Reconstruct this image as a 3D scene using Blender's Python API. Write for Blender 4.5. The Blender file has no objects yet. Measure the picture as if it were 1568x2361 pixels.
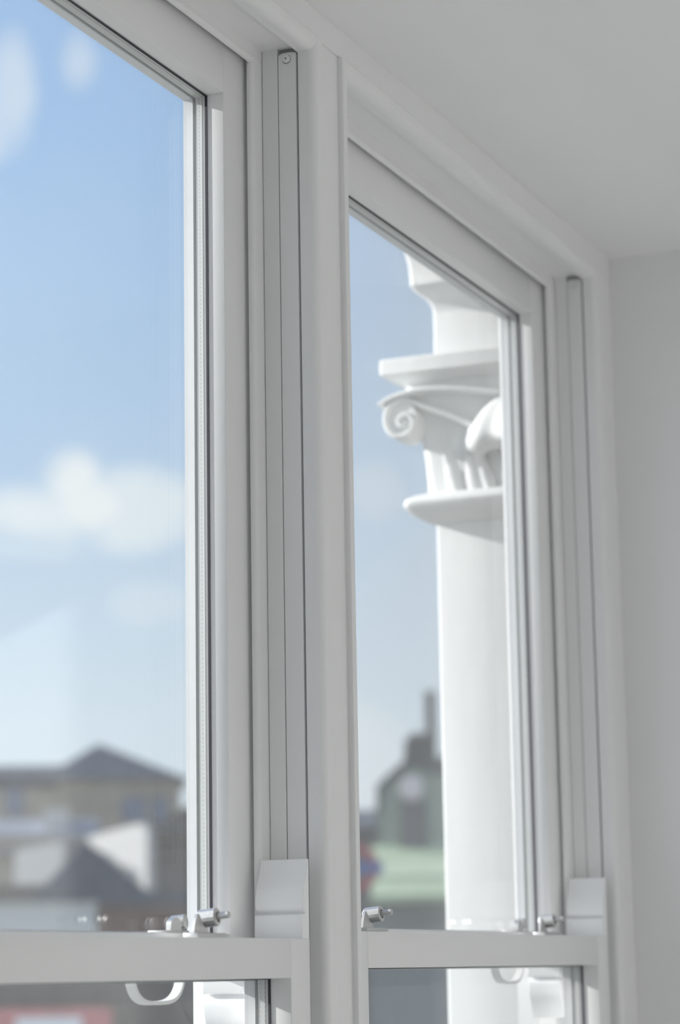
import bpy, bmesh, math, random
from mathutils import Vector, Matrix

random.seed(7)
SC = bpy.context.scene
COL = SC.collection
EYE = 1.5                                    # camera height above the room floor

# ------------------------------------------------------------------ camera
cam_d = bpy.data.cameras.new('camera')
cam = bpy.data.objects.new('camera', cam_d)
COL.objects.link(cam)
cam_d.sensor_fit = 'VERTICAL'
cam_d.sensor_height = 36.0
cam_d.lens = 36.0 * 5662.23 / 2361.0
cam_d.clip_start, cam_d.clip_end = 0.05, 3000
cx_ = Vector((0.39937289, -0.9166456, -0.01619089))        # camera right in world
cu_ = Vector((-0.16215559, -0.08800946, 0.98283259))       # camera up
cb_ = Vector((-0.90233412, -0.38989125, -0.1837878))       # camera back
m = Matrix((cx_, cu_, cb_)).transposed().to_4x4()
m.translation = (0, 0, EYE)
cam.matrix_world = m
cam_d.dof.use_dof = True
cam_d.dof.focus_distance = 2.86
cam_d.dof.aperture_fstop = 4.5
SC.camera = cam

# ------------------------------------------------------------------ exposure, sun, sky
SC.view_settings.view_transform = 'Standard'
SC.view_settings.look = 'None'
SC.view_settings.exposure = 0.0
SC.view_settings.gamma = 1.0
SC.view_settings.use_curve_mapping = False
SC.cycles.use_denoising = True
SC.cycles.max_bounces = 14
SC.cycles.diffuse_bounces = 8
SC.cycles.glossy_bounces = 6
SC.cycles.transparent_max_bounces = 24
SC.cycles.sample_clamp_indirect = 8

SUN_STRENGTH = 10.0
SKY_STRENGTH = 0.88
sd = bpy.data.lights.new('sun', 'SUN')
sd.energy = SUN_STRENGTH
sd.angle = math.radians(0.6)
sd.color = (1.0, 0.972, 0.955)
sun = bpy.data.objects.new('sun', sd)
COL.objects.link(sun)
to_sun = Vector((-0.20, 1.0, 0.40)).normalized()
sun.rotation_euler = to_sun.to_track_quat('Z', 'Y').to_euler()
sun.location = (0, 0, 6)


class N:
    """tiny node helper"""
    def __init__(self, tree):
        self.t = tree
        self.t.nodes.clear()

    def a(self, typ, **kw):
        n = self.t.nodes.new(typ)
        for k, v in kw.items():
            if k.startswith('i_'):
                key = k[2:]
                key = int(key) if key.isdigit() else key.replace('_', ' ')
                n.inputs[key].default_value = v
            else:
                setattr(n, k, v)
        return n

    def l(self, a, b):
        self.t.links.new(a, b)

    def math(self, op, a, b=None, clamp=False):
        n = self.t.nodes.new('ShaderNodeMath')
        n.operation = op
        n.use_clamp = clamp
        for i, v in enumerate((a, b)):
            if v is None:
                continue
            if isinstance(v, (int, float)):
                n.inputs[i].default_value = v
            else:
                self.l(v, n.inputs[i])
        return n.outputs[0]

    def mix(self, f, a, b):
        n = self.t.nodes.new('ShaderNodeMix')
        n.data_type = 'RGBA'
        for s, v in ((0, f), (6, a), (7, b)):
            if isinstance(v, (int, float)):
                n.inputs[s].default_value = v
            elif isinstance(v, tuple):
                n.inputs[s].default_value = v if len(v) == 4 else (*v, 1)
            else:
                self.l(v, n.inputs[s])
        return n.outputs[2]

    def ramp(self, f, stops):
        n = self.t.nodes.new('ShaderNodeValToRGB')
        cr = n.color_ramp
        while len(cr.elements) < len(stops):
            cr.elements.new(0.5)
        for e, (p, c) in zip(cr.elements, stops):
            e.position = p
            e.color = c if len(c) == 4 else (*c, 1)
        self.l(f, n.inputs[0])
        return n.outputs[0]


def make_world():
    w = bpy.data.worlds.new('sky')
    SC.world = w
    w.use_nodes = True
    n = N(w.node_tree)
    tc = n.a('ShaderNodeTexCoord')
    nrm = n.a('ShaderNodeVectorMath', operation='NORMALIZE')
    n.l(tc.outputs['Generated'], nrm.inputs[0])
    d = nrm.outputs[0]
    sep = n.a('ShaderNodeSeparateXYZ')
    n.l(d, sep.inputs[0])
    base = n.ramp(sep.outputs[2], [(0.0, (0.98, 1.06, 1.15)), (0.10, (0.89, 1.03, 1.17)), (0.20, (0.62, 0.84, 1.13)),
                                   (0.33, (0.46, 0.72, 1.13)), (0.60, (0.27, 0.50, 0.98)), (1.0, (0.18, 0.36, 0.80))])
    # whiter, hazier air towards the street on the right of the windows
    az = n.math('DIVIDE', sep.outputs[1], sep.outputs[0])
    haz = n.math('MULTIPLY', n.math('SUBTRACT', 0.53, az, False), 3.2, True)
    haz = n.math('MULTIPLY', haz, 0.8)
    base = n.mix(haz, base, (1.06, 1.13, 1.26))
    # soft noise that breaks the clouds' outlines
    nz = n.a('ShaderNodeTexNoise', i_Scale=16.0, i_Detail=5.0, i_Roughness=0.55)
    n.l(d, nz.inputs['Vector'])
    nz2 = n.a('ShaderNodeTexNoise', i_Scale=5.0, i_Detail=4.0, i_Roughness=0.5)
    n.l(d, nz2.inputs['Vector'])
    wob = n.math('MULTIPLY', n.math('SUBTRACT', nz.outputs[0], 0.5), 2.6)
    cloud = None
    # each cloud: compass bearing, height, angular width and height (degrees), density
    for b, e, wx, wy, dens in CLOUDS:
        cb = math.radians(b)
        # bearing coordinate (tangent plane) and elevation coordinate
        t = n.math('SUBTRACT', az, math.tan(cb))
        t = n.math('DIVIDE', t, math.radians(wx) / math.cos(cb) ** 2)
        v = n.math('SUBTRACT', sep.outputs[2], math.sin(math.radians(e)))
        v = n.math('DIVIDE', v, math.radians(wy))
        q = n.math('ADD', n.math('MULTIPLY', t, t), n.math('MULTIPLY', v, v))
        g = n.math('SUBTRACT', 1.0, q)
        g = n.math('ADD', g, wob)
        mr = n.a('ShaderNodeMapRange', interpolation_type='SMOOTHSTEP')
        n.l(g, mr.inputs[0])
        mr.inputs[1].default_value = -0.35
        mr.inputs[2].default_value = 1.05
        mr.inputs[3].default_value = 0.0
        mr.inputs[4].default_value = dens
        g = mr.outputs[0]
        fw = n.math('GREATER_THAN', sep.outputs[0], 0.02)
        g = n.math('MULTIPLY', g, fw)
        cloud = g if cloud is None else n.math('MAXIMUM', cloud, g)
    # thin veil everywhere
    veil = n.math('MULTIPLY', n.math('SUBTRACT', nz2.outputs[0], 0.47), 1.3, True)
    veil = n.math('MULTIPLY', veil, 0.30)
    cloud = n.math('MAXIMUM', cloud, veil)
    col = n.mix(cloud, base, (1.16, 1.22, 1.27))
    # below the horizon: the grey of the distant town
    gr = n.a('ShaderNodeMapRange')
    n.l(sep.outputs[2], gr.inputs[0])
    gr.inputs[1].default_value = -0.04
    gr.inputs[2].default_value = 0.0
    col = n.mix(gr.outputs[0], (0.20, 0.20, 0.19), col)
    bg = n.a('ShaderNodeBackground')
    n.l(col, bg.inputs[0])
    bg.inputs[1].default_value = SKY_STRENGTH
    out = n.a('ShaderNodeOutputWorld')
    n.l(bg.outputs[0], out.inputs[0])


CLOUDS = [(29.75, 11.3, 0.85, 0.95, 1.0), (29.4, 10.8, 1.1, 0.7, 1.0), (30.6, 10.6, 1.7, 0.8, 0.85), (28.2, 10.75, 1.7, 1.0, 0.75), (31.6, 19.5, 0.45, 0.9, 0.45),
          (27.9, 8.5, 1.0, 0.6, 0.30), (31.2, 20.3, 0.65, 1.3, 0.50), (29.6, 21.0, 0.5, 0.7, 0.45),
          (22.5, 11.1, 0.8, 0.8, 0.35), (23.0, 4.6, 1.3, 1.4, 0.45), (31.0, 9.9, 1.6, 0.5, 0.35)]
make_world()


# ------------------------------------------------------------------ materials
def bsdf(name, color, rough=0.5, metal=0.0, spec=0.5, vary=0.0, vscale=8.0, bump=0.0, bscale=40.0, stretch=None, color2=None):
    mt = bpy.data.materials.new(name)
    mt.use_nodes = True
    n = N(mt.node_tree)
    p = n.a('ShaderNodeBsdfPrincipled')
    out = n.a('ShaderNodeOutputMaterial')
    n.l(p.outputs[0], out.inputs[0])
    p.inputs['Base Color'].default_value = (*color, 1)
    p.inputs['Roughness'].default_value = rough
    p.inputs['Metallic'].default_value = metal
    p.inputs['Specular IOR Level'].default_value = spec
    tc = n.a('ShaderNodeTexCoord')
    vec = tc.outputs['Object']
    if stretch:
        mp = n.a('ShaderNodeMapping')
        mp.inputs['Scale'].default_value = stretch
        n.l(vec, mp.inputs[0])
        vec = mp.outputs[0]
    if vary:
        nz = n.a('ShaderNodeTexNoise', i_Scale=vscale, i_Detail=5.0)
        n.l(vec, nz.inputs['Vector'])
        c2 = color2 or tuple(max(0, c * (1 - vary)) for c in color)
        n.l(n.ramp(nz.outputs[0], [(0.35, color), (0.7, c2)]), p.inputs['Base Color'])
    if bump:
        nb = n.a('ShaderNodeTexNoise', i_Scale=bscale, i_Detail=4.0)
        n.l(vec, nb.inputs['Vector'])
        bp = n.a('ShaderNodeBump')
        bp.inputs['Strength'].default_value = bump
        bp.inputs['Distance'].default_value = 0.002
        n.l(nb.outputs[0], bp.inputs['Height'])
        n.l(bp.outputs[0], p.inputs['Normal'])
    return mt


def glass_material(name, dirt=0.02):
    """clear float glass with a Schlick reflection and a thin film of street dust"""
    mt = bpy.data.materials.new(name)
    mt.use_nodes = True
    n = N(mt.node_tree)
    out = n.a('ShaderNodeOutputMaterial')
    lw = n.a('ShaderNodeLayerWeight', i_Blend=0.5)
    f = n.math('POWER', lw.outputs['Facing'], 5.0)
    f = n.math('ADD', n.math('MULTIPLY', f, 0.96), 0.035)
    tr = n.a('ShaderNodeBsdfTransparent')
    tr.inputs[0].default_value = (0.985, 0.992, 0.988, 1)
    gl = n.a('ShaderNodeBsdfGlossy')
    gl.inputs['Roughness'].default_value = 0.01
    mx = n.a('ShaderNodeMixShader')
    n.l(f, mx.inputs[0])
    n.l(tr.outputs[0], mx.inputs[1])
    n.l(gl.outputs[0], mx.inputs[2])
    res = mx.outputs[0]
    if dirt:
        tc = n.a('ShaderNodeTexCoord')
        mp = n.a('ShaderNodeMapping')
        mp.inputs['Scale'].default_value = (90, 90, 3)
        n.l(tc.outputs['Object'], mp.inputs[0])
        nz = n.a('ShaderNodeTexNoise', i_Scale=1.0, i_Detail=6.0, i_Roughness=0.65)
        n.l(mp.outputs[0], nz.inputs['Vector'])
        s = n.math('POWER', nz.outputs[0], 4.0)
        s = n.math('ADD', n.math('MULTIPLY', s, dirt * 2.5), dirt)
        dif = n.a('ShaderNodeBsdfTranslucent')
        dif.inputs[0].default_value = (0.9, 0.9, 0.88, 1)
        m2 = n.a('ShaderNodeMixShader')
        n.l(s, m2.inputs[0])
        n.l(res, m2.inputs[1])
        n.l(dif.outputs[0], m2.inputs[2])
        res = m2.outputs[0]
    n.l(res, out.inputs[0])
    return mt


def spacer_material():
    mt = bpy.data.materials.new('aluminium_spacer')
    mt.use_nodes = True
    n = N(mt.node_tree)
    out = n.a('ShaderNodeOutputMaterial')
    p = n.a('ShaderNodeBsdfPrincipled')
    p.inputs['Metallic'].default_value = 0.35
    p.inputs['Roughness'].default_value = 0.42
    n.l(p.outputs[0], out.inputs[0])
    tc = n.a('ShaderNodeTexCoord')
    sep = n.a('ShaderNodeSeparateXYZ')
    n.l(tc.outputs['Object'], sep.inputs[0])
    s = n.math('SINE', n.math('MULTIPLY', sep.outputs[2], 2 * math.pi / 0.005))
    t = n.math('SINE', n.math('MULTIPLY', sep.outputs[1], 2 * math.pi / 0.006))
    hole = n.math('MULTIPLY', n.math('GREATER_THAN', s, 0.55), n.math('GREATER_THAN', t, 0.70))
    n.l(n.mix(hole, (0.62, 0.63, 0.62), (0.46, 0.47, 0.47)), p.inputs['Base Color'])
    return mt


M = {}
M['paint'] = bsdf('white_gloss_paint', (0.86, 0.86, 0.86), 0.36, vary=0.012, vscale=6, bump=0.04, bscale=60)
M['outerbead'] = bsdf('weathered_white_paint', (0.66, 0.67, 0.69), 0.5, vary=0.05, vscale=12)
M['pvc'] = bsdf('white_plastic', (0.85, 0.85, 0.85), 0.38)
M['horn'] = bsdf('white_moulded_plastic', (0.93, 0.935, 0.94), 0.30)
M['plaster'] = bsdf('white_plaster', (0.88, 0.88, 0.88), 0.85, vary=0.01, vscale=3, bump=0.12, bscale=25)
M['wallpaint'] = bsdf('white_wall_paint', (0.88, 0.88, 0.88), 0.85, bump=0.1, bscale=40)
M['floor'] = bsdf('pale_oak_floor', (0.63, 0.62, 0.605), 0.45, vary=0.15, vscale=3, stretch=(1, 12, 1))
M['glass'] = glass_material('window_glass', 0.005)
M['innerglass'] = glass_material('inner_window_glass', 0.0)
M['spacer'] = spacer_material()
M['rubber'] = bsdf('black_rubber', (0.03, 0.03, 0.04), 0.6)
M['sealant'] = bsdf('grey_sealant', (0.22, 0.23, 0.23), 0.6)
M['chrome'] = bsdf('satin_chrome', (0.66, 0.655, 0.65), 0.46, metal=1.0, bump=0.1, bscale=300)
M['dark'] = bsdf('dark_void', (0.035, 0.035, 0.035), 0.9)
M['stonepaint'] = bsdf('white_masonry_paint', (0.75, 0.76, 0.76), 0.7, vary=0.05, vscale=9, bump=0.5, bscale=18, stretch=(1, 1, 0.35))
M['slate'] = bsdf('grey_slate', (0.085, 0.09, 0.115), 0.6, vary=0.3, vscale=2)
M['navyslate'] = bsdf('blue_slate', (0.07, 0.08, 0.12), 0.6, vary=0.3, vscale=2)
M['lightslate'] = bsdf('pale_slate', (0.27, 0.28, 0.33), 0.6, vary=0.3, vscale=2)
M['stone'] = bsdf('buff_stone', (0.42, 0.37, 0.30), 0.9, vary=0.25, vscale=0.8)
M['render'] = bsdf('white_render', (0.54, 0.53, 0.515), 0.8)
M['stockbrick'] = bsdf('stock_brick', (0.20, 0.185, 0.165), 0.9, vary=0.3, vscale=6)
M['greyrender'] = bsdf('grey_render', (0.55, 0.56, 0.56), 0.8)
M['redbrick'] = bsdf('red_brick', (0.20, 0.12, 0.10), 0.9, vary=0.3, vscale=3)
M['brownbrick'] = bsdf('brown_brick', (0.16, 0.14, 0.125), 0.9, vary=0.3, vscale=3)
M['darkbrick'] = bsdf('dark_sooty_brick', (0.10, 0.10, 0.105), 0.9, vary=0.3, vscale=3)
M['blueglass'] = bsdf('blue_grey_window', (0.18, 0.20, 0.27), 0.2)
M['greenwall'] = bsdf('green_painted_facade', (0.36, 0.42, 0.33), 0.7, vary=0.15, vscale=2)
M['awning'] = bsdf('light_green_canvas', (0.52, 0.62, 0.42), 0.8, vary=0.1, vscale=3)
M['paleawning'] = bsdf('pale_yellow_green_canvas', (0.60, 0.68, 0.48), 0.8)
M['red'] = bsdf('red_enamel', (0.45, 0.08, 0.11), 0.4)
M['blue'] = bsdf('blue_enamel', (0.07, 0.12, 0.38), 0.4)
M['white'] = bsdf('white_enamel', (0.85, 0.85, 0.85), 0.4)
M['plaque'] = bsdf('pinkish_white_enamel', (0.92, 0.82, 0.80), 0.4)
M['shopglass'] = bsdf('grey_shop_window', (0.22, 0.24, 0.25), 0.3)
M['pinkred'] = bsdf('faded_red_paint', (0.62, 0.20, 0.20), 0.6, vary=0.3, vscale=2)
M['asphalt'] = bsdf('pale_paving', (0.32, 0.315, 0.30), 0.9, vary=0.2, vscale=0.5)
M['doordark'] = bsdf('dark_brown_joinery', (0.17, 0.155, 0.16), 0.6)


# ------------------------------------------------------------------ mesh helpers
def meta(o, label=None, cat=None, group=None, kind=None):
    if label:
        o['label'] = label
    if cat:
        o['category'] = cat
    if group:
        o['group'] = group
    if kind:
        o['kind'] = kind
    return o


def empty(name, loc, label=None, cat=None, group=None, kind=None, rotz=0.0):
    o = bpy.data.objects.new(name, None)
    o.empty_display_size = 0.1
    COL.objects.link(o)
    o.location = loc
    o.rotation_euler = (0, 0, rotz)
    return meta(o, label, cat, group, kind)


class G:
    """geometry collector; z is measured from eye level unless local=True"""
    def __init__(self):
        self.bm = bmesh.new()

    def faces(self, vs, fs):
        v = [self.bm.verts.new(p) for p in vs]
        for f in fs:
            try:
                self.bm.faces.new([v[i] for i in f])
            except ValueError:
                pass
        return v

    def box(self, x0, x1, y0, y1, z0, z1, bev=0.0, seg=2):
        b = bmesh.new()
        bmesh.ops.create_cube(b, size=1.0)
        for v in b.verts:
            v.co = Vector(((x0 + x1) / 2 + v.co.x * (x1 - x0), (y0 + y1) / 2 + v.co.y * (y1 - y0), (z0 + z1) / 2 + v.co.z * (z1 - z0)))
        if bev:
            bmesh.ops.bevel(b, geom=list(b.edges), offset=bev, segments=seg, profile=0.5, affect='EDGES')
        self.merge(b)
        return self

    def merge(self, b):
        me = bpy.data.meshes.new('tmp')
        b.to_mesh(me)
        b.free()
        self.bm.from_mesh(me)
        bpy.data.meshes.remove(me)

    def prism(self, prof, axis, a, b):
        """prof: closed outline in the plane across axis; X:(y,z) Y:(x,z) Z:(x,y)"""
        def P(p, t):
            return {'X': (t, p[0], p[1]), 'Y': (p[0], t, p[1]), 'Z': (p[0], p[1], t)}[axis]
        n = len(prof)
        vs = [P(p, a) for p in prof] + [P(p, b) for p in prof]
        fs = [(i, (i + 1) % n, n + (i + 1) % n, n + i) for i in range(n)]
        fs += [tuple(range(n))[::-1], tuple(range(n, 2 * n))]
        self.faces(vs, fs)
        return self

    def tube(self, pts, r, seg=10, cap=True):
        pts = [Vector(p) for p in pts]
        rings = []
        for i, p in enumerate(pts):
            t = (pts[min(i + 1, len(pts) - 1)] - pts[max(i - 1, 0)]).normalized()
            ref = Vector((0, 0, 1)) if abs(t.z) < 0.9 else Vector((1, 0, 0))
            u = t.cross(ref).normalized()
            w = t.cross(u).normalized()
            rr = r[i] if isinstance(r, (list, tuple)) else r
            rings.append([p + (u * math.cos(k * 2 * math.pi / seg) + w * math.sin(k * 2 * math.pi / seg)) * rr for k in range(seg)])
        vs = [v for ring in rings for v in ring]
        fs = []
        for i in range(len(rings) - 1):
            for k in range(seg):
                fs.append((i * seg + k, i * seg + (k + 1) % seg, (i + 1) * seg + (k + 1) % seg, (i + 1) * seg + k))
        if cap:
            fs.append(tuple(range(seg))[::-1])
            fs.append(tuple(range((len(rings) - 1) * seg, len(rings) * seg)))
        self.faces(vs, fs)
        return self

    def lathe(self, base, axis, prof, seg=28):
        """prof: list of (distance along axis, radius)"""
        base, ax = Vector(base), Vector(axis).normalized()
        self.tube_rings(base, ax, prof, seg)
        return self

    def tube_rings(self, base, ax, prof, seg):
        ref = Vector((0, 0, 1)) if abs(ax.z) < 0.9 else Vector((1, 0, 0))
        u = ax.cross(ref).normalized()
        w = ax.cross(u).normalized()
        vs, fs = [], []
        for d, r in prof:
            for k in range(seg):
                a = k * 2 * math.pi / seg
                vs.append(base + ax * d + (u * math.cos(a) + w * math.sin(a)) * max(r, 1e-5))
        for i in range(len(prof) - 1):
            for k in range(seg):
                fs.append((i * seg + k, i * seg + (k + 1) % seg, (i + 1) * seg + (k + 1) % seg, (i + 1) * seg + k))
        fs.append(tuple(range(seg))[::-1])
        fs.append(tuple(range((len(prof) - 1) * seg, len(prof) * seg)))
        self.faces(vs, fs)

    def rect_loft(self, rect, prof, rad=0.006, cs=3):
        """rings round a rectangle (x0,x1,y0,y1); prof: list of (outset, z)"""
        x0, x1, y0, y1 = rect
        rings = []
        for o, z in prof:
            X0, X1, Y0, Y1 = x0 - o, x1 + o, y0, y1 + o      # the near side stays against the wall
            r = rad
            ring = []
            for cxx, cyy, a0 in ((X1 - r, Y1 - r, 0), (X0 + r, Y1 - r, 90), (X0 + r, Y0 + r, 180), (X1 - r, Y0 + r, 270)):
                for k in range(cs + 1):
                    a = math.radians(a0 + 90 * k / cs)
                    ring.append((cxx + r * math.cos(a), cyy + r * math.sin(a), z))
            rings.append(ring)
        n = len(rings[0])
        vs = [v for ring in rings for v in ring]
        fs = []
        for i in range(len(rings) - 1):
            for k in range(n):
                fs.append((i * n + k, i * n + (k + 1) % n, (i + 1) * n + (k + 1) % n, (i + 1) * n + k))
        fs.append(tuple(range(n))[::-1])
        fs.append(tuple(range((len(rings) - 1) * n, len(rings) * n)))
        self.faces(vs, fs)
        return self

    def grid(self, fn, nu, nv, thick=0.004):
        vs = [fn(i / nu, j / nv) for j in range(nv + 1) for i in range(nu + 1)]
        fs = [(j * (nu + 1) + i, j * (nu + 1) + i + 1, (j + 1) * (nu + 1) + i + 1, (j + 1) * (nu + 1) + i) for j in range(nv) for i in range(nu)]
        b = bmesh.new()
        v = [b.verts.new(p) for p in vs]
        for f in fs:
            b.faces.new([v[i] for i in f])
        bmesh.ops.recalc_face_normals(b, faces=b.faces)
        bmesh.ops.solidify(b, geom=list(b.faces), thickness=thick)
        self.merge(b)
        return self

    def build(self, name, mat, parent=None, smooth=30, local=False, loc=None):
        bm = self.bm
        bmesh.ops.remove_doubles(bm, verts=bm.verts, dist=1e-6)
        bmesh.ops.recalc_face_normals(bm, faces=bm.faces)
        me = bpy.data.meshes.new(name)
        off = Vector((0, 0, 0))
        if not local:
            off.z += EYE
            p = parent
            while p is not None:
                off -= Vector(p.location)
                p = p.parent
        if loc is not None:
            off -= Vector(loc)
        bmesh.ops.translate(bm, verts=bm.verts, vec=off)
        bm.to_mesh(me)
        bm.free()
        me.materials.append(mat)
        if smooth:
            for poly in me.polygons:
                poly.use_smooth = True
            me.set_sharp_from_angle(angle=math.radians(smooth))
        o = bpy.data.objects.new(name, me)
        COL.objects.link(o)
        if loc is not None:
            o.location = loc
        if parent:
            o.parent = parent
        return o


# ------------------------------------------------------------------ room shell
CEIL = 1.143
YW = 1.130                                    # room face of the window frames
XR = 3.752                                    # right-hand wall
X_LEFT, Y_BACK, FLOOR = -1.0, -3.2, -EYE
SILL = -1.05
STREET_Z = -5.0


def structure(name, g, mat, label, cat, **k):
    o = g.build(name, mat, **k)
    return meta(o, label, cat, kind='structure')


structure('floor', G().box(X_LEFT - .2, XR + .2, Y_BACK - .2, 1.30, FLOOR - .1, FLOOR), M['floor'], 'pale timber floor of the room', 'floor')
ceil_prof = [(1.145, CEIL), (1.12, CEIL), (0.982, CEIL), (0.973, CEIL + .0040), (0.950, CEIL + .0046), (0.938, CEIL + .0094),
             (0.90, CEIL + .0098), (0.5, CEIL + .008), (Y_BACK - .2, CEIL + .005), (Y_BACK - .2, CEIL + .15), (1.145, CEIL + .15)]
structure('ceiling', G().prism(ceil_prof, 'X', X_LEFT - .2, XR + .2), M['plaster'], 'smooth white plaster ceiling above the windows', 'ceiling', smooth=40)
structure('wall_right', G().box(XR, XR + .15, Y_BACK - .2, 1.289, FLOOR, CEIL + .1), M['wallpaint'], 'plain white wall to the right of the windows', 'wall')
structure('wall_left', G().box(X_LEFT - .15, X_LEFT, Y_BACK - .2, 1.30, FLOOR, CEIL + .1), M['wallpaint'], 'white wall far left of the windows', 'wall')
structure('wall_back', G().box(X_LEFT, XR, Y_BACK - .15, Y_BACK, FLOOR, CEIL + .1), M['wallpaint'], 'white wall facing the windows', 'wall')


# ------------------------------------------------------------------ windows
def jamb_profile(xj, s, y0, y1, deep):
    return [(xj, y0), (xj, y1), (xj + s * deep, y1), (xj + s * deep, y0)]


def build_window(num, xl, xr, words):
    root = empty('window_%d' % num, (xl, YW, SILL + EYE), '%s with fixed beads and jamb liners' % words, 'window frame', kind='structure')
    zt = 1.0943                               # head soffit
    zlow = SILL
    for s, xj, side in ((1, xr, 'right'), (-1, xl, 'left')):
        bx = xj + s * 0.002                   # staff bead's inner edge
        if s < 0:
            bx = xj + 0.019
        # jamb liner: rear strip, groove back and front strip
        g = G()
        g.box(*sorted((xj, xj + s * .012)), 1.1755, 1.1953, zlow, zt)
        g.box(*sorted((xj + s * .006, xj + s * .012)), 1.1517, 1.1755, zlow, 1.0835)
        g.build('jamb_liner', M['pvc'], root)
        # parting bead, rounded nose
        n = 0.0245
        pr = [(xj + s * .004, 1.1965)]
        pr += [(xj - s * .006, 1.1962), (xj - s * .013, 1.1968)]
        for k in range(7):
            a = math.radians(90 * k / 6)
            pr.append((xj - s * (n - .0062 + .0062 * math.sin(a)), 1.2032 - .0062 * math.cos(a)))
        pr += [(xj - s * n, 1.2048), (xj + s * .004, 1.2048)]
        G().prism(pr, 'Z', zlow, zt + .01).build('parting_bead', M['paint'], root)
        # balance cover strip with an arched top and a screw cap
        g = G()
        pts = []
        ya, yb = 1.1517, 1.1745
        top = 1.0862
        for k in range(9):
            t = k / 8
            pts.append((ya + (yb - ya) * t, top + .0022 * (1 - (2 * t - 1) ** 2)))
        pr2 = [(yb, zlow), (ya, zlow)] + pts
        if s > 0:
            g.prism(pr2, 'X', xj + .0012, xj + .006)
        else:
            g.prism(pr2, 'X', xj - .006, xj - .0012)
        cov = g.build('balance_cover', M['pvc'], root)
        capc = (xj + s * .0014, 1.1635, 1.0800)
        G().lathe((xj + s * .0014, 1.1635, 1.0797), (-s, 0, 0), [(-.002, .0056), (.0004, .0056)], 24).build('cap_shade_ring', M['sealant'], cov)  # dark ring that paints in the shadow around the cap
        G().lathe(capc, (-s, 0, 0), [(-.002, .0050), (.0026, .0050), (.0034, .0044), (.0034, .0010), (.0020, .0007)], 24).build('screw_cap', M['paint'], cov)
        G().lathe((xj - s * .0019, 1.1635, 1.0800), (-s, 0, 0), [(0, .0009), (.0004, .0009)], 10).build('screw_slot', M['dark'], cov)
        # staff bead: side face, rounded nose, front
        w = 0.025 if s > 0 else 0.021
        o = bx
        pr = [(o, 1.1490), (o, 1.1375)]
        for k in range(1, 9):
            a = math.radians(90 * k / 8)
            pr.append((o + s * (.0105 - .0105 * math.cos(a)), 1.1375 - .0105 * math.sin(a)))
        pr += [(o + s * (w - .0035), 1.1266), (o + s * (w - .0015), 1.1272), (o + s * (w - .0004), 1.1286), (o + s * w, 1.1310), (o + s * w, 1.1490)]
        G().prism(pr, 'Z', zlow, 1.1062).build('staff_bead', M['paint'], root)
    # head: liner, parting bead, staff bead
    G().box(xl - .006, xr + .006, 1.150, 1.2065, zt, zt + .010).build('head_liner', M['paint'], root)
    nb = 1.0737
    pr = [(1.1962, zt + .004), (1.1960, 1.0860), (1.1966, 1.0812)]
    for k in range(7):
        a = math.radians(90 * k / 6)
        pr.append((1.2018 - .0058 * math.cos(a), nb + .0058 - .0058 * math.sin(a)))
    pr += [(1.2020, nb), (1.2020, zt + .004)]
    G().prism(pr, 'X', xl - .004, xr + .004).build('parting_bead', M['paint'], root)
    hb, ht = 1.0872, 1.1068
    pr = [(1.1500, hb), (1.1400, hb)]
    for k in range(1, 9):
        a = math.radians(90 * k / 8)
        pr.append((1.1400 - .0125 * math.sin(a), hb + .0125 - .0125 * math.cos(a)))
    pr += [(1.1266, ht - .003), (1.1274, ht - .0013), (1.1290, ht - .0003), (1.1310, ht), (1.1500, ht)]
    G().prism(pr, 'X', xl + .001, xr + .0255).build('staff_bead', M['paint'], root)
    # sill board and outer lining
    G().box(xl - .02, xr + .02, 1.06, 1.30, SILL - .03, SILL, .004).build('window_sill', M['paint'], root)
    g = G()
    g.box(xr - .010, xr + .012, 1.2640, 1.290, SILL, zt - .012)
    g.box(xl - .012, xl + .010, 1.2640, 1.290, SILL, zt - .012)
    g.box(xl - .012, xr + .012, 1.2640, 1.290, zt - .012, zt + .012)
    g.build('outer_lining', M['paint'], root)
    return root


def horn_profile(edge, s, z0, up):
    """outline of a scrolled sash horn; s=+1: the sash edge is on the right"""
    pts = [(0.0020, .0885), (0.0024, .0870), (0.0050, .0790), (0.0081, .0711), (0.0105, .0650), (0.0137, .0590), (0.0158, .0535), (0.0168, .0479),
           (0.0176, .0430), (0.0178, .0380), (0.0172, .0345), (0.0156, .0322), (0.0128, .0308), (0.0112, .0296), (0.0112, .0280),
           (0.0185, .0270), (0.0196, .0262), (0.0200, .0250), (0.0200, .0050), (0.0196, .0), (0.0, .0), (0.0, .0885)]
    return [(edge - s * u, z0 + (v if up else -v)) for u, v in pts]


def horn(name, edge, s, z0, up, y0, y1, parent):
    b = bmesh.new()
    prof = horn_profile(edge, s, z0, up)
    g = G()
    g.prism(prof, 'Y', y0, y1)
    o = g.build(name, M['horn'], parent, smooth=35)
    md = o.modifiers.new('bevel', 'BEVEL')
    md.width = 0.0007
    md.segments = 2
    md.limit_method = 'ANGLE'
    md.angle_limit = math.radians(50)
    b.free()
    return o


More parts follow.
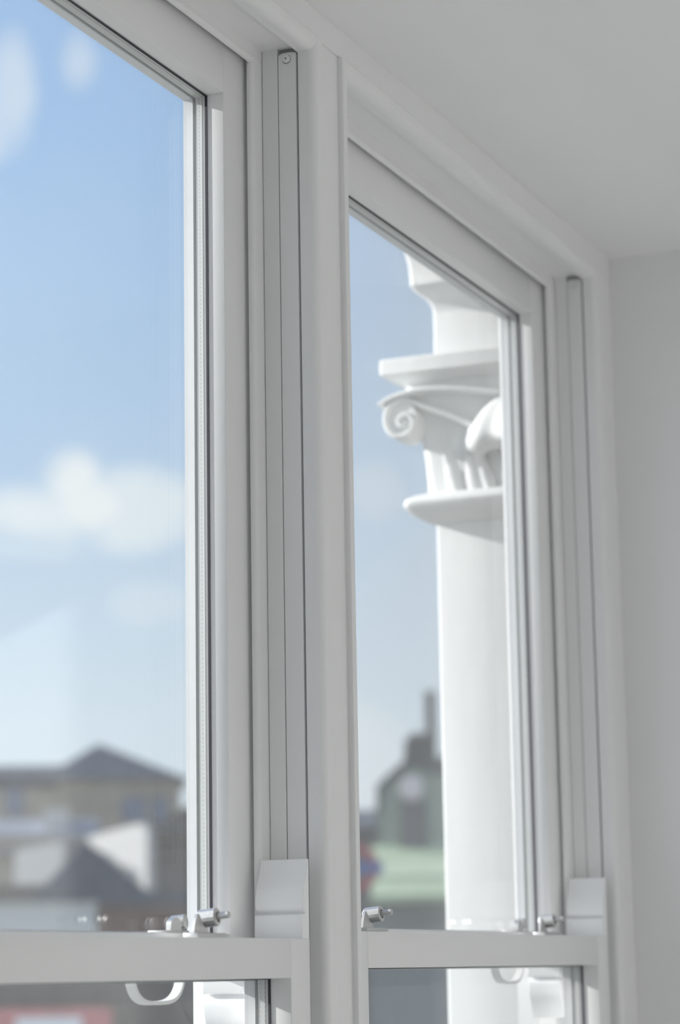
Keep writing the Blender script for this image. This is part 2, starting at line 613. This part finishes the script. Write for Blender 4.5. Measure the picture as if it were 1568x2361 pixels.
def build_sash(kind, xl, xr, z0, z1, rail_b, rail_t, stile_l, stile_r, y0, y1, ygask, label, group, parent=None):
    """z0..z1 outer heights; rails and stiles are face widths"""
    root = empty(kind, ((xl + xr) / 2, y0, z0 + EYE), label, 'window sash', group)
    P = M['paint']
    B = .0011
    xa, xb = xl + stile_l, xr - stile_r
    za, zb = z0 + rail_b, z1 - rail_t
    for e0, e1, inner in ((xl, xa, 1), (xb, xr, -1)):
        G().box(e0, e1, y0, y1, z0, z1, B).build('stile', P, root)
    G().box(xa, xb, y0, y1, z0, za, B).build('bottom_rail', P, root)
    G().box(xa, xb, y0, y1, zb, z1, B).build('top_rail', P, root)
    d = y1 - ygask
    p1 = ygask + .0022
    t = .0034
    p2 = p1 + t + .0088
    t2 = .0028
    # double glazing
    G().box(xa - .006, xb + .006, p1, p1 + t, za - .006, zb + .006).build('inner_pane', M['innerglass'], root, smooth=0)
    G().box(xa - .006, xb + .006, p2, p2 + t2, za - .006, zb + .006).build('outer_pane', M['glass'], root, smooth=0)

    def ring(w, ya, yb, mat, name):
        g = G()
        o = .004
        g.box(xa - o, xa + w, ya, yb, za - o, zb + o)
        g.box(xb - w, xb + o, ya, yb, za - o, zb + o)
        g.box(xa + w, xb - w, ya, yb, za - o, za + w)
        g.box(xa + w, xb - w, ya, yb, zb - w, zb + o)
        g.build(name, mat, root, smooth=0)
    ring(.0012, ygask - .0008, p1 - .0001, M['rubber'], 'gasket')
    ring(.0012, p1 + t + .0001, p2 - .0002, M['spacer'], 'spacer_bar')
    ring(.0014, p2 + .0002, p2 + t2 - .0001, M['sealant'], 'edge_sealant')
    ring(.0022, p2 + t2 + .0001, y1 + .0003, M['outerbead'], 'glazing_bead')
    return root, (xa, xb, za, zb)


def fastener(x, y, z, parent):
    """swing-arm fastener standing open on the meeting rail, barrel towards the room"""
    C_ = M['chrome']
    rt = G().box(x - .036, x + .031, y - .009, y + .009, z - .0005, z + .0055, .0015).build('sash_fastener', C_, parent)
    # cheek plate with a rounded peak
    pr = [(x - .026, z + .004), (x - .0245, z + .012), (x - .0215, z + .0190), (x - .0185, z + .0235), (x - .0160, z + .0252), (x - .0135, z + .0246),
          (x - .0095, z + .0205), (x - .0050, z + .0150), (x + .001, z + .0105), (x + .007, z + .0080), (x + .009, z + .004)]
    G().prism(pr, 'Y', y + .0010, y + .0040).build('cheek_plate', C_, rt)
    # lug under the barrel
    G().prism([(x - .006, z + .003), (x - .004, z + .018), (x + .012, z + .016), (x + .014, z + .003)], 'Y', y + .005, y + .011).build('lug', C_, rt)
    ax = Vector((0.05, -1, 0.10)).normalized()
    b0 = Vector((x + .0065, y + .0135, z + .0197))
    G().lathe(b0, ax, [(0, .0058), (.0012, .0074), (.0034, .0096), (.0225, .0096), (.0238, .0088), (.0238, .0060), (.0215, .0058)], 16).build('barrel', C_, rt, smooth=20)
    b1 = b0 + ax * .018 + Vector((0, 0, 0.0008))
    G().lathe(b1, ax, [(0, .0036), (.0180, .0036), (.0190, .0030)], 18).build('threaded_rod', C_, rt)
    G().lathe(b0 + ax * .0237 + Vector((.002, 0, -.0055)), ax, [(0, .0008), (.0004, .0008)], 8).build('grub_screw', M['rubber'], rt)
    return rt


def keeper(x, y, z, parent):
    C_ = M['chrome']
    rt = G().box(x - .024, x + .030, y - .010, y + .012, z - .0005, z + .003, .001).build('fastener_keeper', C_, parent)
    pr = []
    for k in range(13):
        a = math.radians(180 - 15 * k)
        pr.append((x + .003 + .0120 * math.cos(a), z + .0085 + .0085 * math.sin(a)))
    pr = [(x - .0095, z + .002)] + pr + [(x + .0155, z + .002)]
    g = G().prism(pr, 'Y', y - .008, y - .002)
    g.build('claw', C_, rt)
    G().lathe((x + .027, y + .010, z + .0110), (0.15, -1, 0.12), [(0, .006), (.001, .0080), (.016, .0080), (.017, .006)], 18).build('claw_pin', C_, rt)
    return rt


def pull_loop(xc, y, z, parent):
    """broad white loop handle hanging from the rail"""
    g = G()
    pts = []
    hw, dp = .058, .040
    for k in range(25):
        a = math.radians(180 + 180 * k / 24)
        c, s_ = math.cos(a), math.sin(a)
        pts.append((xc + hw * (abs(c) ** 0.62) * (1 if c > 0 else -1), z + .006 + dp * -(abs(s_) ** 0.75)))
    w, t = .0054, .0020
    prev = None
    vs, fs = [], []
    for i, p in enumerate(pts):
        q0, q1 = pts[max(i - 1, 0)], pts[min(i + 1, len(pts) - 1)]
        tx, tz = q1[0] - q0[0], q1[1] - q0[1]
        L = math.hypot(tx, tz)
        nx, nz = -tz / L, tx / L
        for sy, sn in ((-1, -1), (1, -1), (1, 1), (-1, 1)):
            vs.append((p[0] + nx * t * sn, y + w * sy, p[1] + nz * t * sn))
    for i in range(len(pts) - 1):
        for k in range(4):
            fs.append((i * 4 + k, i * 4 + (k + 1) % 4, (i + 1) * 4 + (k + 1) % 4, (i + 1) * 4 + k))
    fs.append((0, 1, 2, 3))
    fs.append(tuple(len(vs) - 4 + k for k in range(4)))
    g.faces(vs, fs)
    return g.build('pull_handle', M['pvc'], parent, smooth=50)


def fit_window(num, xl, xr, dz, frame_words, up_label, low_label):
    build_window(num, xl, xr, frame_words)
    # upper sash (outer track)
    ux0, ux1 = xl + .003, xr - .003
    up, (xa, xb, za, zb) = build_sash('upper_sash', ux0, ux1, .004 + dz, 1.0913, .0385, .0725, .081, .0745, 1.2097, 1.2615, 1.2320, up_label, 'upper sashes')
    e = xr - .024
    for s, edge in ((1, e), (-1, xl + .018)):
        horn('horn', edge, s, .0045 + dz, False, 1.2100, 1.2612, up)
    keeper(xr - .194, 1.2260, .0425 + dz, up)
    keeper(xl + .132, 1.2260, .0425 + dz, up)
    pull_loop(xr - .206, 1.2350, .004 + dz, up)
    # lower sash (inner track)
    lx0, lx1 = xl + .010, xr - .0222
    lo, (xa, xb, za, zb) = build_sash('lower_sash', lx0, lx1, SILL + .002, .0361 + dz, .075, .0426, .046, .0511, 1.1380, 1.1935, 1.1637, low_label, 'lower sashes')
    for s, edge in ((1, xr - .0224), (-1, xl + .011)):
        horn('horn', edge, s, .0359 + dz, True, 1.1384, 1.1965, lo)
    fastener(xr - .220, 1.1680, .0361 + dz, lo)
    fastener(xl + .140, 1.1680, .0361 + dz, lo)


fit_window(1, 1.560, 2.552, 0.0, 'larger-looking left window of the pair in a white timber frame',
           'upper white sash of the left window, with blue sky and cloud in its glass',
           'lower white sash of the left window, nearer and larger of the two lower sashes')
fit_window(2, 2.640, 3.655, 0.0095, 'right window of the pair beside the plain white wall',
           'upper white sash of the right window, with the carved pilaster seen through it',
           'lower white sash of the right window, beside the plain right wall')

# unseen third window, added so more sun enters; its sashes stay parts of it
added_window = build_window(3, 0.452, 1.4565, 'unseen third window added for more sunlight')
for sash in (build_sash('upper_sash', .455, 1.4535, .004, 1.0913, .0385, .0725, .081, .0745, 1.2097, 1.2615, 1.2320, None, None)[0],
             build_sash('lower_sash', .462, 1.4343, SILL + .002, .0361, .075, .0426, .046, .0511, 1.1380, 1.1935, 1.1637, None, None)[0]):
    del sash['category']
    sash.location = Vector(sash.location) - Vector(added_window.location)
    sash.parent = added_window

# mullion between the windows and boards round them
g = G()
g.box(2.5802, 2.6390, 1.1340, 1.1560, SILL - .4, 1.1072)
g.box(2.574, 2.630, 1.1540, 1.2900, SILL - .4, 1.112)
g.box(1.4845, 1.5430, 1.1340, 1.1560, SILL - .4, 1.1072)
g.box(1.4785, 1.5365, 1.1540, 1.2900, SILL - .4, 1.112)
structure('trim_1', g, M['paint'], 'flat white mullion board between the windows', 'trim')
g = G()
g.box(0.2, XR + .01, 1.1318, 1.1500, 1.1073, CEIL + .05)
g.box(0.2, XR + .01, 1.1500, 1.2900, 1.1045, CEIL + .05)
structure('trim_2', g, M['paint'], 'flat white head board under the ceiling above the windows', 'trim')
g = G()
g.box(3.6835, XR + .01, 1.1330, 1.1560, SILL - .03, 1.1072)
g.box(3.677, XR + .01, 1.1540, 1.2900, SILL - .03, 1.112)
structure('trim_3', g, M['paint'], 'narrow white board between the right window and the wall', 'trim')
g = G()
g.box(X_LEFT - .15, 0.450, 1.1300, 1.2900, FLOOR, CEIL + .1)
g.box(0.450, XR + .15, 1.1300, 1.2900, FLOOR, SILL - .03)
structure('wall_front', g, M['wallpaint'], 'white wall that carries the windows', 'wall')
g = G()
g.box(3.680, 9.0, 1.2905, 1.2935, STREET_Z, 4.5)
g.box(-4.0, 0.430, 1.2905, 1.2935, STREET_Z, 4.5)
g.box(0.430, 3.680, 1.2905, 1.2935, 1.1150, 4.5)
g.box(0.430, 3.680, 1.2905, 1.2935, STREET_Z, SILL - .04)
g.box(1.478, 1.538, 1.2905, 1.2935, SILL - .04, 1.1150)
g.box(2.586, 2.620, 1.2905, 1.2935, SILL - .04, 1.1150)
structure('wall_outside', g, M['stockbrick'], 'brick outside face of the house around the windows', 'wall')


# ------------------------------------------------------------------ carved pilaster outside
def pilaster():
    root = empty('pilaster', (4.0, 1.38, -3.5), 'white painted pilaster with a carved scroll capital, outside the right window', 'pilaster')
    S_ = M['stonepaint']
    R = (3.885, 4.135, 1.2970, 1.500)
    G().rect_loft(R, [(0, -5.0), (0, .765)], .008).build('shaft', S_, root)
    G().rect_loft(R, [(-.002, 1.030), (-.002, 1.150)], .008).build('upper_block', S_, root)
    G().rect_loft(R, [(-.002, 1.130), (.002, 1.146), (.010, 1.156), (.024, 1.168), (.029, 1.176), (.029, 1.190), (.031, 1.215), (.037, 1.24), (.055, 1.27),
                      (.085, 1.30), (.09, 1.34), (.09, 1.5), (.12, 1.55), (.12, 1.9)], .010).build('cornice_block', S_, root)
    cap = G().rect_loft(R, [(.012, .800), (.013, .83), (.015, .86), (.019, .90), (.027, .94), (.036, .975), (.040, .992)], .02, 5).build('capital', S_, root)
    G().rect_loft(R, [(.0, .752), (.010, .756), (.026, .764), (.038, .772), (.045, .781), (.046, .787), (.043, .794), (.034, .800), (.020, .805), (.004, .808)], .018, 6).build('astragal', S_, cap)
    G().rect_loft(R, [(.030, .982), (.034, .990), (.042, .999), (.055, 1.006), (.066, 1.0085), (.071, 1.010), (.071, 1.034), (.069, 1.037), (.0, 1.042)], .006).build('abacus', S_, cap)
    # scroll: a ribbon that leaves the leaf, runs under the abacus and curls in at the corner
    path = [(1.385, .893), (1.412, .9105), (1.442, .927), (1.473, .9405), (1.500, .9520), (1.520, .9615), (1.540, .9630), (1.5555, .9540), (1.5625, .9390),
            (1.5615, .9220), (1.5530, .9070), (1.5390, .9000), (1.5250, .9020), (1.5140, .9120), (1.5120, .9250), (1.5200, .9350), (1.5310, .9360),
            (1.5385, .9290), (1.5370, .9200), (1.5300, .9170)]

    def smooth_path(pts, n=4):
        out = []
        for i in range(len(pts) - 1):
            p0, p1, p2, p3 = pts[max(i - 1, 0)], pts[i], pts[i + 1], pts[min(i + 2, len(pts) - 1)]
            for k in range(n):
                t = k / n
                out.append(tuple(0.5 * (2 * b + (c - a) * t + (2 * a - 5 * b + 4 * c - d) * t * t + (3 * b - a - 3 * c + d) * t ** 3) for a, b, c, d in zip(p0, p1, p2, p3)))
        out.append(pts[-1])
        return out

    def ribbon(x0, x1, pts, t0, t1, name, bow=0.0):
        pts = smooth_path(pts)
        vs, fs = [], []
        n = len(pts)
        for i, p in enumerate(pts):
            q0, q1 = pts[max(i - 1, 0)], pts[min(i + 1, n - 1)]
            ty, tz = q1[0] - q0[0], q1[1] - q0[1]
            L = math.hypot(ty, tz) or 1
            ny, nz = -tz / L, ty / L
            t = t0 + (t1 - t0) * i / (n - 1)
            xo = -bow * math.sin(math.pi * min(1, i / (n * .55)) / 2)
            for xx, sn in ((x0 + xo, -1), (x0 + xo - .004, -.4), (x0 + xo - .004, .4), (x0 + xo, 1), (x1, 1), (x1, -1)):
                vs.append((xx, p[0] + ny * t * sn, p[1] + nz * t * sn))
        for i in range(n - 1):
            for k in range(6):
                fs.append((i * 6 + k, i * 6 + (k + 1) % 6, (i + 1) * 6 + (k + 1) % 6, (i + 1) * 6 + k))
        fs.append((0, 1, 2, 3, 4, 5))
        fs.append(tuple(len(vs) - 6 + k for k in range(6)))
        gg = G()
        gg.faces(vs, fs)
        return gg.build(name, S_, cap, smooth=50)
    ribbon(3.842, 3.880, path, .0055, .0045, 'volute', .022)
    # drum filling the scroll so it reads as a solid roll
    G().lathe((3.875, 1.535, .931), (-1, 0, 0), [(0, .030), (.048, .030), (.050, .027)], 28).build('volute_drum', S_, cap)
    G().lathe((3.83, 1.531, .9265), (-1, 0, 0), [(0, .007), (.006, .007), (.011, .004), (.012, .0)], 16).build('volute_eye', S_, cap)
    # lip beneath the abacus that follows the scroll
    lip = [(1.36, .962), (1.42, .972), (1.47, .9775), (1.51, .9770), (1.545, .9715), (1.565, .9640), (1.575, .9580)]
    ribbon(3.835, 3.885, lip, .0045, .0045, 'capital_lip', .014)

    # big acanthus leaf curling over in the middle of the side face
    yc = 1.325

    def leaf(u, v):
        a = (u - .5) * 2
        keys = [(0.0, 3.862, .985, .018), (.22, 3.840, .968, .050), (.45, 3.812, .940, .080), (.65, 3.795, .912, .098), (.80, 3.788, .890, .106),
                (.88, 3.790, .877, .106), (.94, 3.800, .868, .100), (1.0, 3.822, .866, .088)]
        for i in range(len(keys) - 1):
            if v <= keys[i + 1][0] + 1e-9:
                t = (v - keys[i][0]) / (keys[i + 1][0] - keys[i][0])
                break
        x, z, hw = (keys[i][k] + (keys[i + 1][k] - keys[i][k]) * t for k in (1, 2, 3))
        rib = .0060 * math.cos(a * math.pi * 3.0) * (0.3 + v)
        x = x + .055 * a * a * (0.55 + 0.45 * v) - rib
        z = z - .010 * a * a * v
        return (x, max(yc + hw * a, 1.305 + .01 * v), z)
    G().grid(leaf, 36, 24, .006).build('acanthus_leaf', S_, cap, smooth=60)

    # little leaves and stalks rising from the astragal
    def blade(y0, lean, h, w, x0, name):
        def f(u, v):
            a = (u - .5) * 2
            ww = w * (0.35 + 0.65 * math.sin(math.pi * min(1, .25 + v * .75)))
            x = x0 - .003 - .010 * v - .010 * max(0, v - .7) / .3 + .006 * a * a
            return (x, y0 + lean * v + ww * a, .803 + h * v - .004 * a * a)
        G().grid(f, 10, 12, .005).build(name, S_, cap, smooth=60)
    blade(1.418, .004, .060, .014, 3.870, 'stalk_leaf')
    blade(1.392, .016, .066, .011, 3.869, 'stalk_leaf')
    blade(1.452, .012, .072, .012, 3.871, 'stalk_leaf')
    blade(1.352, .000, .064, .016, 3.869, 'stalk_leaf')
    # leaf on the street side, seen edge on at the left

    def side(u, v):
        a = (u - .5) * 2
        w = .030 * (0.5 + .5 * math.sin(math.pi * min(1, .2 + v * .8)))
        y = 1.508 + .022 * math.sin(v * math.pi * .80) + .010 * max(0, v - .6) - .005 * a * a
        return (3.96 + w * a * 1.6, y, .806 + .075 * v)
    G().grid(side, 10, 12, .012).build('side_leaf', S_, cap, smooth=60)
    return root


pilaster()

# ------------------------------------------------------------------ the town outside
STREET = STREET_Z


def frame_at(name, bearing, dist, label, cat, group=None, turn=0.0):
    b = math.radians(bearing)
    return empty(name, (math.cos(b) * dist, math.sin(b) * dist, EYE + STREET), label, cat, group, rotz=b - math.pi / 2 + math.radians(turn))


def part(root, name, mat, fn, smooth=0):
    """geometry in the building's own frame: x to the right, y away, z above eye level"""
    g = G()
    fn(g)
    bmesh.ops.translate(g.bm, verts=g.bm.verts, vec=(0, 0, -STREET))
    return g.build(name, mat, root, smooth=smooth, local=True)


g = G().box(-150, 260, 6.0, 300, STREET - .3, STREET)
structure('ground', g, M['asphalt'], 'pale paved street far below the windows', 'street')

k = 130 / 5662
b = frame_at('apartment_building', 29.18, 130, 'buff stone block with a grey hipped slate roof, behind the lower houses', 'building')
part(b, 'wall', M['stone'], lambda g: g.box(-7.5, -1.9, 0.4, 9, STREET, 10.4))
part(b, 'wall', M['stone'], lambda g: g.box(-1.9, 4.55, 0, 9, STREET, 10.2))
part(b, 'parapet', M['slate'], lambda g: g.prism([(0.2, 9.7), (0.2, 10.4), (1.5, 11.0), (9, 11.0), (9, 9.7)], 'X', -7.6, -1.7))
part(b, 'hipped_roof', M['slate'], lambda g: g.faces([(-2.9, -.3, 10.1), (4.95, -.3, 10.1), (4.95, 9, 10.1), (-2.9, 9, 10.1), (.25, 3.0, 12.25), (.25, 5, 12.25)],
                                                    [(0, 1, 4), (1, 2, 5, 4), (2, 3, 5), (3, 0, 4, 5), (0, 3, 2, 1)]))
for x0, x1, z0, z1 in ((-4.6, -3.7, 8.3, 9.9), (1.5, 2.7, 7.9, 9.1), (-6.4, -5.5, 8.3, 9.9), (-4.6, -3.7, 5.8, 7.3), (3.1, 3.8, 7.9, 9.1)):
    part(b, 'window', M['blueglass'], lambda g: g.box(x0, x1, -.1 if x0 > -1.9 else .3, .5, z0, z1))

b = frame_at('terraced_house', 29.9, 108, 'pale slate roofed house with a white chimney, below the buff stone block', 'house')
part(b, 'wall', M['stone'], lambda g: g.box(-3.4, 1.5, 0, 7, STREET, 6.0))
part(b, 'roof', M['lightslate'], lambda g: g.prism([(-.3, 5.2), (3.5, 6.9), (7.3, 5.2)], 'X', -3.6, 1.6))
part(b, 'chimney', M['render'], lambda g: g.box(-.8, .30, 2.4, 3.3, 5.4, 7.3))

b = frame_at('corner_house', 27.2, 104, 'tall brown brick house right of the white gables', 'house')
part(b, 'wall', M['brownbrick'], lambda g: g.prism([(-1.0, STREET), (-1.0, 5.7), (-.4, 6.5), (.2, 6.9), (2.6, 6.9), (2.6, STREET)], 'Y', 0, 7))
part(b, 'band_course', M['stone'], lambda g: g.box(-1.0, 2.6, -.1, .1, 4.75, 4.85))

b = frame_at('gabled_house', 29.18, 92, 'white rendered gable beside the brown brick house, bright in the sun', 'house', turn=-38)
part(b, 'wall', M['render'], lambda g: g.prism([(-.28, STREET), (-.28, 5.05), (2.15, 5.45), (2.45, 5.15), (2.45, STREET)], 'Y', 0, .5))
part(b, 'roof', M['brownbrick'], lambda g: g.prism([(-.30, 4.97), (-.30, 5.11), (2.15, 5.52), (2.5, 5.2), (2.5, 5.0)], 'Y', .5, 6))
b = frame_at('white_outhouse', 30.45, 92, 'smaller greyish white gable at the far left', 'house', turn=-24)
part(b, 'wall', M['render'], lambda g: g.prism([(-.95, STREET), (-.95, 4.55), (.95, 4.85), (.95, STREET)], 'Y', 0, .5))
part(b, 'roof', M['lightslate'], lambda g: g.prism([(-1.0, 4.5), (-1.0, 4.65), (1.0, 4.97), (1.0, 4.8)], 'Y', .4, 5))

k = 80 / 5662
b = frame_at('slate_roofed_house', 29.18, 80, 'dark blue slate gable roofed house over red brick, in front of white gables', 'house')
part(b, 'gable_roof', M['navyslate'], lambda g: g.prism([(-2.0, 2.45), (-.18, 4.2), (1.75, 2.62), (3.6, 2.62), (3.6, 2.2), (-2.0, 2.2)], 'Y', -.3, 6))
part(b, 'wall', M['redbrick'], lambda g: g.box(.12, 3.5, 0, 6, STREET, 2.3))
part(b, 'wall', M['brownbrick'], lambda g: g.box(-3.6, .12, .3, 6, STREET, 2.9))
b = frame_at('flat_roofed_block', 31.2, 70, 'low pale grey flat roofed block just above the left sash rail', 'building')
part(b, 'wall', M['greyrender'], lambda g: g.box(-3.0, 2.55, 0, 6, STREET, 1.95))
part(b, 'coping', M['render'], lambda g: g.box(-3.1, 2.6, -.1, 6.1, 1.95, 2.02))
b = frame_at('shopfront', 30.3, 50, 'red and white shopfront seen under the left sash rail', 'shop')
part(b, 'fascia', M['pinkred'], lambda g: g.box(-2.2, 1.35, -.2, .2, -1.6, -.62))
part(b, 'wall', M['brownbrick'], lambda g: g.box(-2.5, 3.2, .2, 6, STREET, .2))
part(b, 'white_panel', M['white'], lambda g: g.box(-.55, .75, -.26, -.2, -1.45, -.80))

k = 60 / 5662
b = frame_at('chimneyed_building', 22.09, 66, 'tall dark sooty brick tower with a chimney, behind the green pub front', 'building')
part(b, 'wall', M['darkbrick'], lambda g: g.box(.10, 1.9, 0, 5, STREET, 5.6))
part(b, 'stepped_gable', M['darkbrick'], lambda g: g.prism([(.15, 5.5), (.15, 6.05), (.45, 6.3), (.75, 6.2), (.78, 5.5)], 'Y', 0, 3))
part(b, 'chimney', M['darkbrick'], lambda g: g.box(.74, 1.02, .5, 1.5, 5.2, 7.45))
b = frame_at('pub', 22.09, 60, 'green fronted pub with an arched gable and round white plaque', 'building')
part(b, 'wall', M['greenwall'], lambda g: g.prism([(-.50, STREET), (-.50, 3.9), (-.42, 4.35), (-.05, 4.65), (.30, 4.95), (.62, 4.78), (.95, 4.65), (1.6, 4.65), (1.6, STREET)], 'Y', 0, 5))
part(b, 'roof_edge', M['darkbrick'], lambda g: g.prism([(-.58, 3.7), (-.56, 4.42), (-.10, 4.85), (.30, 5.10), (.70, 4.92), (1.6, 4.85), (1.6, 4.72), (.68, 4.75), (.30, 4.9), (-.05, 4.62), (-.42, 4.3), (-.5, 3.7)], 'Y', -.1, 5))
part(b, 'plaque', M['plaque'], lambda g: g.lathe((.29, 0.05, 4.36), (0, -1, 0), [(0, .31), (.14, .31), (.16, .28)], 24))
part(b, 'doorway', M['doordark'], lambda g: g.box(.02, .62, -.12, .1, 2.7, 4.05))
aw = part(b, 'awning', M['awning'], lambda g: g.prism([(-1.6, 1.58), (-1.6, 1.72), (0.0, 2.98), (0.0, 1.58)], 'X', -.72, 1.6))
part(b, 'awning_stripe', M['paleawning'], lambda g: g.prism([(-1.05, 2.16), (-1.05, 2.21), (-.65, 2.53), (-.65, 2.47)], 'X', -.725, 1.605))
part(b, 'shop_window', M['shopglass'], lambda g: g.box(-.8, 1.6, -.2, .1, STREET, 1.7))
b = frame_at('brick_house', 22.75, 85, 'grey brown house beyond the green pub, beside the mullion', 'house')
part(b, 'wall', M['brownbrick'], lambda g: g.box(-1.6, 1.0, 0, 5, STREET, 4.9))
part(b, 'roof', M['slate'], lambda g: g.prism([(-.2, 4.8), (2.5, 5.6), (5.2, 4.8)], 'X', -1.7, 1.1))

b = frame_at('station_sign', 23.15, 35, 'round red ring sign with a blue bar on a post, beside the mullion', 'sign')


def ring_(g):
    n = 48
    vs, fs = [], []
    for j, (r, y) in enumerate(((.335, -.04), (.335, .04), (.215, .04), (.215, -.04))):
        for i in range(n):
            a = 2 * math.pi * i / n
            vs.append((r * math.cos(a), y, 1.43 + r * math.sin(a)))
    for j in range(4):
        for i in range(n):
            fs.append((j * n + i, j * n + (i + 1) % n, ((j + 1) % 4) * n + (i + 1) % n, ((j + 1) % 4) * n + i))
    g.faces(vs, fs)


part(b, 'ring', M['red'], ring_, 40)
part(b, 'bar', M['blue'], lambda g: g.box(-.39, .39, -.06, .06, 1.355, 1.505))
part(b, 'post', M['darkbrick'], lambda g: g.tube([(0, .05, STREET), (0, .05, 1.1)], .05, 12))
